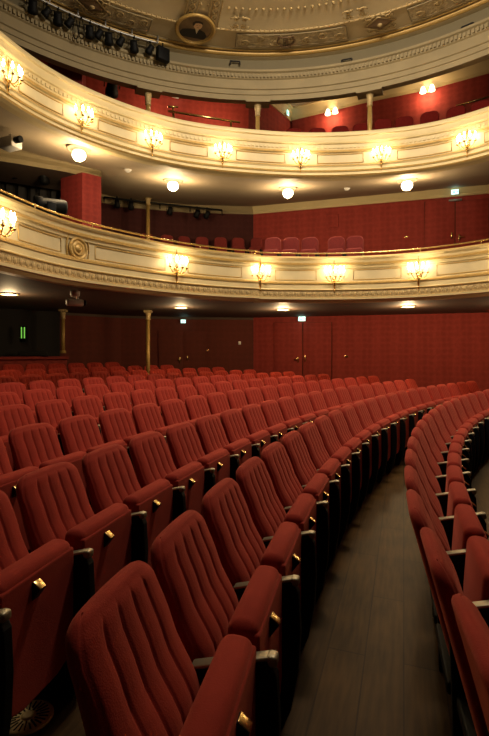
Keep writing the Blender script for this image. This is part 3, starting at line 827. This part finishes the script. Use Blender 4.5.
# ------------------------------------------------------------------ doors, hatches, exit signs
def on_wall(pl, u, v):
    p, q = at_u(pl, u); return p, q, z_at(v, p.y)
def door(name, pl, us, v_top, label, m, hand=()):
    """double door: leaves between consecutive columns of us"""
    root = None
    for a, b in zip(us, us[1:]):
        p0, q = at_u(pl, a+.35)[0], at_u(pl, (a+b)/2)[1]; p1 = at_u(pl, b-.35)[0]
        z1 = z_at(v_top, (p0.y+p1.y)/2); z0 = z1-2.12
        c = (p0+p1)/2 + q*.02; t = (p1-p0)
        mt = Matrix.Rotation(math.atan2(t.y, t.x), 3, 'Z')
        mb = MB(); mb.rbox((c.x, c.y, (z0+z1)/2), (t.length, .04, z1-z0), .008, 0, 2, mt)
        o = mb.build(name if root is None else 'door_leaf', m, root)
        if root is None: root = struct(o, label); 
        f = MB(); f.tube([(p0.x+q.x*.03, p0.y+q.y*.03, z0), (p0.x+q.x*.03, p0.y+q.y*.03, z1), (p1.x+q.x*.03, p1.y+q.y*.03, z1), (p1.x+q.x*.03, p1.y+q.y*.03, z0)], .014, 0, 6); f.build('door_moulding', 'dark_wall', root)
    for u, v, big in hand:
        p, q, z = on_wall(pl, u, v)
        h = MB(); h.rbox((p.x+q.x*.06, p.y+q.y*.06, z), (.035, .02, .16), .005, 0, 2, mt)
        h.tube([(p.x+q.x*.06, p.y+q.y*.06, z), (p.x+q.x*.11, p.y+q.y*.11, z), tuple(Vector((p.x+q.x*.11, p.y+q.y*.11, z)) + (mt @ Vector((big, 0, 0))))], .014, 0, 6)
        hh = h.build('door_handle', 'brass', root); hh['label'] = 'brass door handle'
    return root
door('door_1', WALL_R, (274, 303, 332), 322.5, 'red double door under the lower balcony with a lit exit sign', 'red_wall', ((298.5, 359.5, -.11), (305.5, 358.5, .03)))
door('door_2', WALL_L, (158, 183, 206), 331, 'dark double door in the rear wall under an exit sign', 'dark_wall', ((179, 360, -.1), (187.5, 358.5, .03)))
door('door_3', WALL_R, (424.5, 455, 489), 200.5, 'red double door at the back of the lower balcony', 'red_wall', ((451.5, 236, -.02), (459, 238, .12)))
p, q, z = on_wall(WALL_R, 455, 201); 
mb = MB(); t = Vector((q.y, -q.x)); mt = Matrix.Rotation(math.atan2(t.y, t.x), 3, 'Z'); mb.rbox((p.x+q.x*.07, p.y+q.y*.07, z), (.30, .05, .045), .008, 0, 2, mt)
tag(mb.build('door_closer', 'metal_grey'), 'grey door closer over the red double door of the balcony', 'door closer')
# hatch
a, b = at_u(WALL_R, 327)[0], at_u(WALL_R, 338.5)[0]; q = at_u(WALL_R, 333)[1]
mb = MB(); lp = [(p.x+q.x*.01, p.y+q.y*.01, z) for p, z in ((a, z_at(227, a.y)), (a, z_at(214.5, a.y)), (b, z_at(214.5, b.y)), (b, z_at(227, b.y)))]
mb.tube(lp+[lp[0]], .012, 0, 6); o = mb.build('wall_hatch', 'red_wall')
mb = MB(); mb.add([(x+q.x*.004, y+q.y*.004, z) for x, y, z in lp], [(0, 1, 2, 3)], 0, False); mb.build('hatch_panel', 'red_wall', o)
tag(o, 'small square red access hatch in the balcony wall above the seats', 'hatch')
# keyhole plate and switch plates
for i, (pl, u, v, lab, nm) in enumerate(((WALL_R, 346.5, 356.5, 'small brass lock on the red wall right of the lower door', 'wall_lock'), (WALL_L, 239.5, 343, 'small pale switch plate on the dark rear wall', 'switch_plate'), (WALL_R, 406.5, 237, 'small brass lock on the red balcony wall left of the door', 'wall_lock'), (WALL_L, 207, 350.5, 'small brass lock on the dark rear wall right of its door', 'wall_lock'))):
    p, q, z = on_wall(pl, u, v); t = Vector((q.y, -q.x)); mt = Matrix.Rotation(math.atan2(t.y, t.x), 3, 'Z')
    mb = MB(); mb.rbox((p.x+q.x*.012, p.y+q.y*.012, z), (.10, .02, .045) if i != 1 else (.07, .02, .09), .006, 0, 2, mt)
    o = mb.build(nm, 'brass' if i != 1 else 'grey_plastic'); tag(o, lab, 'lock' if i != 1 else 'switch')
    kb = MB(); kb.ball((p.x+q.x*.03+t.x*.03, p.y+q.y*.03+t.y*.03, z), .014, 0, 8); kb.build('knob', 'brass' if i != 1 else 'grey_plastic', o)
def exit_sign(p, q, z, w, h, label, lit=1.):
    t = Vector((-q.y, q.x)); rz = math.atan2(t.y, t.x)      # local x to the viewer's left-right, local -y out of the wall
    o = empty('exit_sign', (p.x+q.x*.06, p.y+q.y*.06, z), math.atan2(q.y, q.x)+PI/2, label, 'exit sign', 'lit exit signs')
    mb = MB(); mb.rbox((0, .0, 0), (w, .05, h), .008); mb.build('sign_box', 'grey_plastic', o)
    mb = MB(); mb.box((0, -.028, 0), (w*.94, .008, h*.9)); mb.build('sign_face', 'exit_white', o)
    # running figure and arrow
    m = MB(); s = h
    m.ball((-.13*s, -.035, .27*s), (.07*s, .004, .07*s), 0, 8)
    m.box((-.17*s, -.035, .06*s), (.14*s, .006, .28*s)); m.box((-.27*s, -.035, -.2*s), (.10*s, .006, .30*s), 0, Matrix.Rotation(.6, 3, 'Y')); m.box((-.06*s, -.035, -.2*s), (.10*s, .006, .30*s), 0, Matrix.Rotation(-.5, 3, 'Y'))
    m.box((.3*s, -.035, 0), (.3*s, .006, .09*s)); m.add([(.45*s, -.036, .13*s), (.45*s, -.036, -.13*s), (.62*s, -.036, 0)], [(0, 1, 2)], 0, False)
    m.build('running_figure', 'exit_green', o)
    point_light('exit_light', (0, -.15, -.05), lit, (.55, 1., .85), .05, o)
p, q, z = on_wall(WALL_R, 302.5, 319); exit_sign(p, q, z, .20, .13, 'lit exit sign over the red double door under the lower balcony', .35)
p, q, z = on_wall(WALL_L, 182, 321.5); exit_sign(p, q, z, .15, .10, 'lit exit sign over the dark door in the rear wall', .2)
p, q, z = on_wall(WALL_R, 454.5, 193); exit_sign(p, q, z+.0, .18, .13, 'lit exit sign over the red double door of the lower balcony', .3)
p, q, z = on_wall(GW, 174.5, 96.5); exit_sign(p, q, z, .16, .12, 'lit exit sign in the top gallery above a brass rail', .5)
p, q, z = on_wall(GP, 285, 113.5); exit_sign(p, q, z, .12, .16, 'lit exit sign at the corner of the top gallery', .3)

# ------------------------------------------------------------------ gallery fittings
for i, (u, v) in enumerate(((333, 113), (428, 91))):
    p, q, z = on_wall(GR, u, v); t = Vector((q.y, -q.x))
    o = empty('gallery_wall_lamp', (p.x, p.y, z), math.atan2(q.y, q.x)-PI/2, 'twin white glass wall lamp in the top gallery, %s' % ('by the corner' if i == 0 else 'nearer the right edge'), 'wall lamp', 'twin wall lamps in the top gallery')
    mb = MB(); mb.lathe([(.05, 0), (.045, .02), (.02, .025)], (0, 0, 0), 0, 14, Matrix(((1, 0, 0), (0, 0, 1), (0, 1, 0))))
    mb.tube([(-.10, .12, .02), (-.05, .08, -.02), (0, .03, 0), (.05, .08, -.02), (.10, .12, .02)], .010, 0, 6); mb.build('bracket', 'brass', o)
    for x in (-.10, .10):
        mb = MB(); mb.lathe([(.025, .07), (.04, .05), (.055, .0), (.075, -.07), (.07, -.07)], (x, .12, 0), 0, 14); mb.build('glass_shade', 'shade', o)
    point_light('gallery_lamp_light', (0, .25, -.2), 20, (1., .70, .38), .08, o)
point_light('gallery_rear_light', (-.6, 10.9, 6.95), 28, (1., .70, .38), .08)
point_light('gallery_rear_light', (-1.9, 10.6, 6.95), 20, (1., .70, .38), .08)
def rail(name, pts, posts, label, r=.022):
    mb = MB(); mb.tube(pts, r, 0, 8); o = mb.build(name, 'brass')
    for a, b in posts:
        m = MB(); m.tube([a, b], r*.8, 0, 6); m.build('rail_post', 'brass', o)
    return tag(o, label, 'handrail', 'brass rails in the top gallery')
def pv(u, v, y): return ((u-U0)/F*y, y, z_at(v, y))
a, b = pv(168, 111, 9.9), pv(240, 122.5, 10.15); c = pv(174, 112, 9.92); d = pv(231, 121, 10.1)
rail('gallery_handrail', [a, b], [(c, (c[0], c[1], 5.45)), (d, (d[0], d[1], 5.45))], 'long brass rail behind the parapet in the top gallery, left')
a, b = pv(168, 106.5, 9.95), pv(178, 107, 10.0); rail('gallery_handrail', [a, b], [(pv(173, 106.7, 9.97), pv(173, 119, 9.97))], 'short brass rail under the gallery exit sign')
a, b = pv(456, 106, 10.3), pv(492, 96, 9.9); c = pv(464, 104, 10.2); rail('gallery_handrail', [a, b], [(c, (c[0], c[1], 5.45))], 'brass rail between gallery seats at the right edge')

def make_back_seat(name, m, w, hh, label):
    root = empty(name, (0, 0, 0), 0, label, 'chair')
    b = MB(); n = 10; poly = []
    for i in range(n+1):
        a = PI*i/(2*n); poly.append((w/2-.12+.12*math.sin(PI/2-a), hh-.10+.10*math.sin(a)))
    poly = [(w/2, .3)] + poly + [(-x, z) for x, z in poly[::-1]] + [(-w/2, .3)]
    mt = Matrix(((1, 0, 0, 0), (0, 0, 1, -.05), (0, 1, 0, 0), (0, 0, 0, 1)))
    b.prism(poly, .10, mt); o = b.build('backrest', m, root)
    bv = o.modifiers.new('round', 'BEVEL'); bv.width = .03; bv.segments = 3; bv.limit_method = 'ANGLE'
    c = MB(); c.rbox((0, -.20, .42), (w*.96, .12, .42), .05, 0, 3); c.build('seat_cushion', m, root)
    f = MB()
    for s in (-1, 1): f.rbox((s*w*.48, -.08, .22), (.04, .36, .66), .01)
    f.build('side_frame', 'black', root)
    return root
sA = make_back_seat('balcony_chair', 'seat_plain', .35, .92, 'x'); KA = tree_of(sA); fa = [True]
def bal_floor(p):
    u = U0+F*p.x/p.y; a = at_u(LOW, u)[0]; w = at_u(WALL, u)[0]
    t = (p-a).length/(w-a).length; return 2.85+(3.85-2.85)*t
spots = [(257, 240, 'in the upper row, first left of the corner'), (273, 239.5, 'in the upper row, second from the corner'), (291, 239, 'in the upper row, third from the corner'), (310, 238, 'in the upper row, tallest in view'), (336.5, 243.5, 'right of the tallest, lower of its neighbours'), (355, 243, 'at the right end of its row')]
spots += [(147, 233.5, 'beside the recess column'), (167, 235, 'second right of the recess column'), (184, 236.5, 'third right of the recess column'), (202, 238, 'fourth right of the recess column'), (220.5, 239.5, 'fifth right of the recess column'), (238, 240.5, 'sixth right of the recess column')]
for i, (u, v, lab) in enumerate(spots):
    # find the depth where a seat on the raked floor shows its top at v
    best = None
    for k in range(20, 96):
        a = at_u(LOW, u)[0]; w = at_u(WALL, u)[0]; p = a.lerp(w, k/100); zt = bal_floor(p)+.92
        e = abs(V0-F*(zt-EYE)/p.y - v)
        if best is None or e < best[0]: best = (e, p)
    p = best[1]
    if fa[0]: o = sA; fa[0] = False
    else: o = copy_tree(sA, KA)
    o.location = (p.x, p.y, bal_floor(p)); q = at_u(WALL, u)[1]
    o.rotation_euler = (0, 0, math.atan2(q.y, q.x)+PI/2)
    o['label'] = 'red balcony seat %s' % lab; o['group'] = 'red seats on the lower balcony'
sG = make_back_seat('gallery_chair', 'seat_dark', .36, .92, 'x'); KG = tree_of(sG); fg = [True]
def gal_floor(p):
    u = U0+F*p.x/p.y; a = at_u(UPP, u)[0]; w = at_u(WALL, u)[0]
    t = (p-a).length/(w-a).length; return 5.30+1.0*t
gs = [(300, 129.5), (322, 129), (344, 127), (364, 124.5), (385, 121), (405, 118.5), (427, 115), (449, 110), (470, 104.5), (489, 101)]
for i, (u, v) in enumerate(gs):
    a, q = at_u(UPP, u); p = a - q*.75
    zt = z_at(v-(.5 if u < 375 else 1.5 if u < 420 else 3.), p.y)
    if fg[0]: o = sG; fg[0] = False
    else: o = copy_tree(sG, KG)
    o.location = (p.x, p.y, zt-.92); o.rotation_euler = (0, 0, math.atan2(q.y, q.x)+PI/2)
    o['label'] = 'dark red gallery seat top above the upper balcony, %s from the left' % ORD[i+1]; o['group'] = 'dark red seats in the top gallery'

# ------------------------------------------------------------------ stage lights
def make_spot(name, label, body=.10, L=.24):
    root = empty(name, (0, 0, 0), 0, label, 'stage light')
    aim = Matrix.Rotation(math.radians(125), 3, 'X')
    mb = MB(); mb.lathe([(body*.55, -L*.5), (body*.8, -L*.45), (body*.85, L*.1), (body, L*.15), (body, L*.5), (body*.85, L*.5), (body*.8, L*.40)], (0, 0, -.16), 0, 14, aim); mb.build('lamp_body', 'black', root)
    mb = MB(); mb.lathe([(body*.8, L*.41), (body*.5, L*.44), (.005, L*.45)], (0, 0, -.16), 0, 14, aim); mb.build('lens', 'lens', root)
    mb = MB(); mb.tube([(-body*1.15, 0, -.16), (-body*1.15, 0, -.02), (body*1.15, 0, -.02), (body*1.15, 0, -.16)], .010, 0, 6); mb.tube([(0, 0, -.02), (0, 0, .06)], .012, 0, 6); mb.build('yoke', 'black', root)
    mb = MB(); mb.rbox((0, 0, .05), (.05, .05, .06), .01); mb.build('hook_clamp', 'black', root)
    return root
rb = 5.52
pipe = [polar(a, rb) for a in [u_to_az(20, rb)+(u_to_az(158, rb)-u_to_az(20, rb))*i/30 for i in range(31)]]
mb = MB(); mb.tube([(p.x, p.y, 7.66) for p in pipe], .022, 0, 8); tag(mb.build('lighting_bar', 'metal_grey'), 'curved grey pipe under the ceiling ring carrying black stage lights', 'lighting bar')
for p in pipe[::6]:
    mb = MB(); mb.tube([(p.x, p.y, 7.66), (p.x, p.y, 7.80)], .014, 0, 6); mb.build('bar_hanger', 'metal_grey', bpy.data.objects['lighting_bar'])
spot = make_spot('stage_spotlight', 'x'); KP = tree_of(spot); fp = [True]
def put_spot(x, y, z, rz, label, s=1.):
    if fp[0]: o = spot; fp[0] = False
    else: o = copy_tree(spot, KP)
    o.location = (x, y, z); o.rotation_euler = (0, 0, rz); o.scale = (s, s, s); o['label'] = label; o['group'] = 'black stage lights'
    return o
for i, u in enumerate((33, 47, 58, 70, 90, 99, 109, 121, 134, 150)):
    a = u_to_az(u, rb); p = polar(a, rb)
    put_spot(p.x, p.y, 7.61, math.radians(-a+180+(25 if i % 2 else -20)), 'black stage spotlight on the curved ceiling bar, %s from the left' % ORD[i+1], (.85, .7)[i % 2])
a = u_to_az(163, rb); p = polar(a, rb)
o = empty('floodlight', (p.x, p.y, 7.62), math.radians(-a+200), 'square black floodlight at the right end of the ceiling bar', 'stage light')
mb = MB(); mb.rbox((0, 0, -.17), (.26, .12, .26), .015); mb.build('lamp_body', 'black', o)
mb = MB(); mb.rbox((0, -.065, -.17), (.20, .012, .20), .004); mb.build('lens', 'lens', o)
mb = MB(); mb.tube([(0, 0, -.05), (0, 0, .06)], .014, 0, 6); mb.build('yoke', 'black', o)
# cable loops on the bar
p = polar(u_to_az(79, rb), rb)
for k, dx in enumerate((-.06, .05)):
    mb = MB(); mb.tube([(p.x+dx+.05*math.sin(t*.5), p.y, 7.66-.40*math.sin(PI*t/12)) for t in range(13)], .009, 0, 6)
    tag(mb.build('hanging_cable', 'black'), 'black cable loop hanging from the ceiling bar, %s' % ('left one' if k == 0 else 'right one'), 'cable', 'cable loops')
# lights hung in the recess of the lower balcony
for i, (u, v) in enumerate(((117, 203), (131, 205), (170, 210), (197, 213), (207, 214))):
    p = at_u(WALL, u)[0]*.965; z = z_at(v, p.y)
    put_spot(p.x, p.y, z+.11, math.radians(200+(u-160)*.2), 'stage spotlight hung in the recess of the lower balcony, %s from the left' % ORD[i+1], .8)
pp = [at_u(WALL, u)[0]*.965 for u in (104, 130, 160, 190, 222)]
mb = MB(); mb.tube([(p.x, p.y, z_at(197+i*3.3, p.y)) for i, p in enumerate(pp)], .025, 0, 8); o = mb.build('lighting_bar', 'black')
for i, p in enumerate(pp):
    m = MB(); zz_ = z_at(197+i*3.3, p.y); m.tube([(p.x, p.y, zz_), (p.x*1.035, p.y*1.035, zz_)], .014, 0, 6); m.build('wall_bracket', 'black', o)
tag(o, 'straight black pipe carrying lights in the recess of the lower balcony', 'lighting bar')
p = polar(u_to_az(107, 7.0), 6.55); put_spot(p.x, p.y, z_at(84, p.y)+.14, math.radians(200), 'big stage spotlight in the dark left corner of the top gallery', 1.35)
mb = MB(); mb.tube([(p.x, p.y, z_at(84, p.y)+.18), (p.x, p.y, ZG)], .016, 0, 6); tag(mb.build('lamp_drop_pipe', 'black'), 'black drop pipe above the gallery spotlight', 'pipe')
p = polar(u_to_az(140, 7.0), 6.9)
# left bay of the lower balcony
y = 9.85
put_spot((13-U0)/F*y, y, z_at(172, y)+.16, math.radians(170), 'stage spotlight high in the dark bay at the left edge', .95)
put_spot((44-U0)/F*y, y, z_at(178, y)+.16, math.radians(190), 'stage spotlight over the moving-head lamp in the dark bay', .95)
mb = MB(); a, b = ((-5-U0)/F*y, y+.02, z_at(163, y)), ((66-U0)/F*y, y+.02, z_at(167, y)); mb.tube([a, b], .022, 0, 8); o = mb.build('lighting_bar', 'black'); tag(o, 'short black pipe in the dark bay left of the red pier', 'lighting bar')
y = 8.0; cx = (50-U0)/F*y; cz = z_at(206, y)
o = empty('moving_head_light', (cx, y, cz-.35), math.radians(-60), 'large dark moving-head stage lamp behind the balcony rail at left', 'stage light')
mb = MB(); mb.lathe([(.10, -.26), (.12, -.22), (.12, .10), (.14, .13), (.14, .24), (.12, .24)], (0, 0, .35), 0, 16, Matrix.Rotation(math.radians(92), 3, 'X')); mb.build('lamp_body', 'black', o)
mb = MB(); mb.lathe([(.115, .235), (.06, .242), (.005, .245)], (0, 0, .35), 0, 16, Matrix.Rotation(math.radians(92), 3, 'X')); mb.build('lens', 'lens', o)
mb = MB(); mb.rbox((0, 0, -.05), (.34, .34, .16), .02)
for s in (-1, 1): mb.rbox((s*.16, 0, .17), (.03, .14, .40), .01)
mb.build('yoke', 'black', o)
mb = MB(); mb.rbox((cx, y, (3.0+cz-.48)/2), (.4, .4, cz-.48-3.0), .01); tag(mb.build('lamp_stand', 'dark'), 'dark plinth under the moving-head lamp', 'stand')

# projector / camera fittings at left
q, z = soffit_point(LOW, WALL, ZS1, ZS1, 75, 291)
o = empty('security_camera', (q.x, q.y, z), math.radians(35), 'grey dome-and-barrel camera hung under the lower balcony at left', 'camera')
mb = MB(); mb.lathe([(.075, 0), (.075, -.06), (.06, -.09), (.02, -.10)], (0, 0, 0), 0, 16); mb.build('mount', 'grey_plastic', o)
mb = MB(); mb.tube([(.03, 0, -.09), (.05, 0, -.15)], .02, 0, 8); mb.rbox((0, .0, -.185), (.28, .12, .11), .04, 0, 3); mb.build('camera_body', 'grey_plastic', o)
mb = MB(); mb.lathe([(.045, 0), (.045, .03), (.02, .03)], (.13, -.02, -.185), 0, 12, Matrix.Rotation(math.radians(90), 3, 'Y')); mb.build('lens', 'black', o)
y = 8.0; z = z_at(143, y)
o = empty('projector', ((14-U0)/F*y, y, z), math.radians(-25), 'grey projector box fixed below the upper soffit at the left edge', 'projector')
mb = MB(); mb.rbox((-.08, 0, .0), (.30, .22, .17), .02); mb.tube([(-.08, 0, .08), (-.08, 0, .16)], .02, 0, 8); mb.build('projector_body', 'grey_plastic', o)
mb = MB(); mb.lathe([(.05, 0), (.055, .12), (.045, .12)], (.07, -.03, .02), 0, 12, Matrix.Rotation(math.radians(90), 3, 'Y')); mb.build('lens', 'black', o)

# round brass air vent in the floor
vx, vy = (28-U0)/F*2.02, 2.02; vz = floor_z(vx, vy)
o = empty('floor_vent', (vx, vy, vz), 0, 'round brass floor vent with radiating slots under the seats at left', 'floor vent')
mb = MB(); mb.lathe([(.10, .0), (.10, .004), (.092, .009)], (0, 0, 0), 0, 36); mb.build('vent_disc', 'vent', o)
mb = MB()
for k in range(24):
    a = 2*PI*k/24; r0 = .032 if k % 2 else .045
    mb.box(((r0+.083)/2*math.cos(a), (r0+.083)/2*math.sin(a), .0095), (.083-r0, .0065, .002), 0, Matrix.Rotation(a, 3, 'Z'))
mb.build('vent_slots', 'black', o)
mb = MB(); mb.lathe([(.026, .008), (.026, .013), (.015, .014)], (0, 0, 0), 0, 20); mb.build('vent_boss', 'vent', o)

# ------------------------------------------------------------------ house light and world
def area(name, loc, rot, size, power, col):
    l = bpy.data.lights.new(name, 'AREA'); l.shape = 'DISK'; l.size = size; l.energy = power; l.color = col
    o = bpy.data.objects.new(name, l); COL.objects.link(o); o.location = loc; o.rotation_euler = rot
    return o
area('unseen_house_light', (1.0, 5.2, 7.6), (math.radians(39), 0, math.radians(-8)), 1.2, 375, (1., .85, .65))  # unseen lamp, tilted so the nearest seats stay dimmer
w = bpy.data.worlds.new('world'); sc.world = w; w.use_nodes = True
w.node_tree.nodes['Background'].inputs['Color'].default_value = (1., .74, .48, 1)
w.node_tree.nodes['Background'].inputs['Strength'].default_value = .012

cam = bpy.data.cameras.new('camera'); co = bpy.data.objects.new('camera', cam); COL.objects.link(co)
co.location = (0, 0, EYE); co.rotation_euler = (PI/2, 0, 0)
cam.sensor_fit = 'HORIZONTAL'; cam.sensor_width = 36; cam.lens = 36*F/489
cam.shift_y = -(368-V0)/489; cam.clip_start = .05
sc.camera = co
sc.view_settings.view_transform = 'Standard'; sc.view_settings.look = 'None'
sc.cycles.use_denoising = True
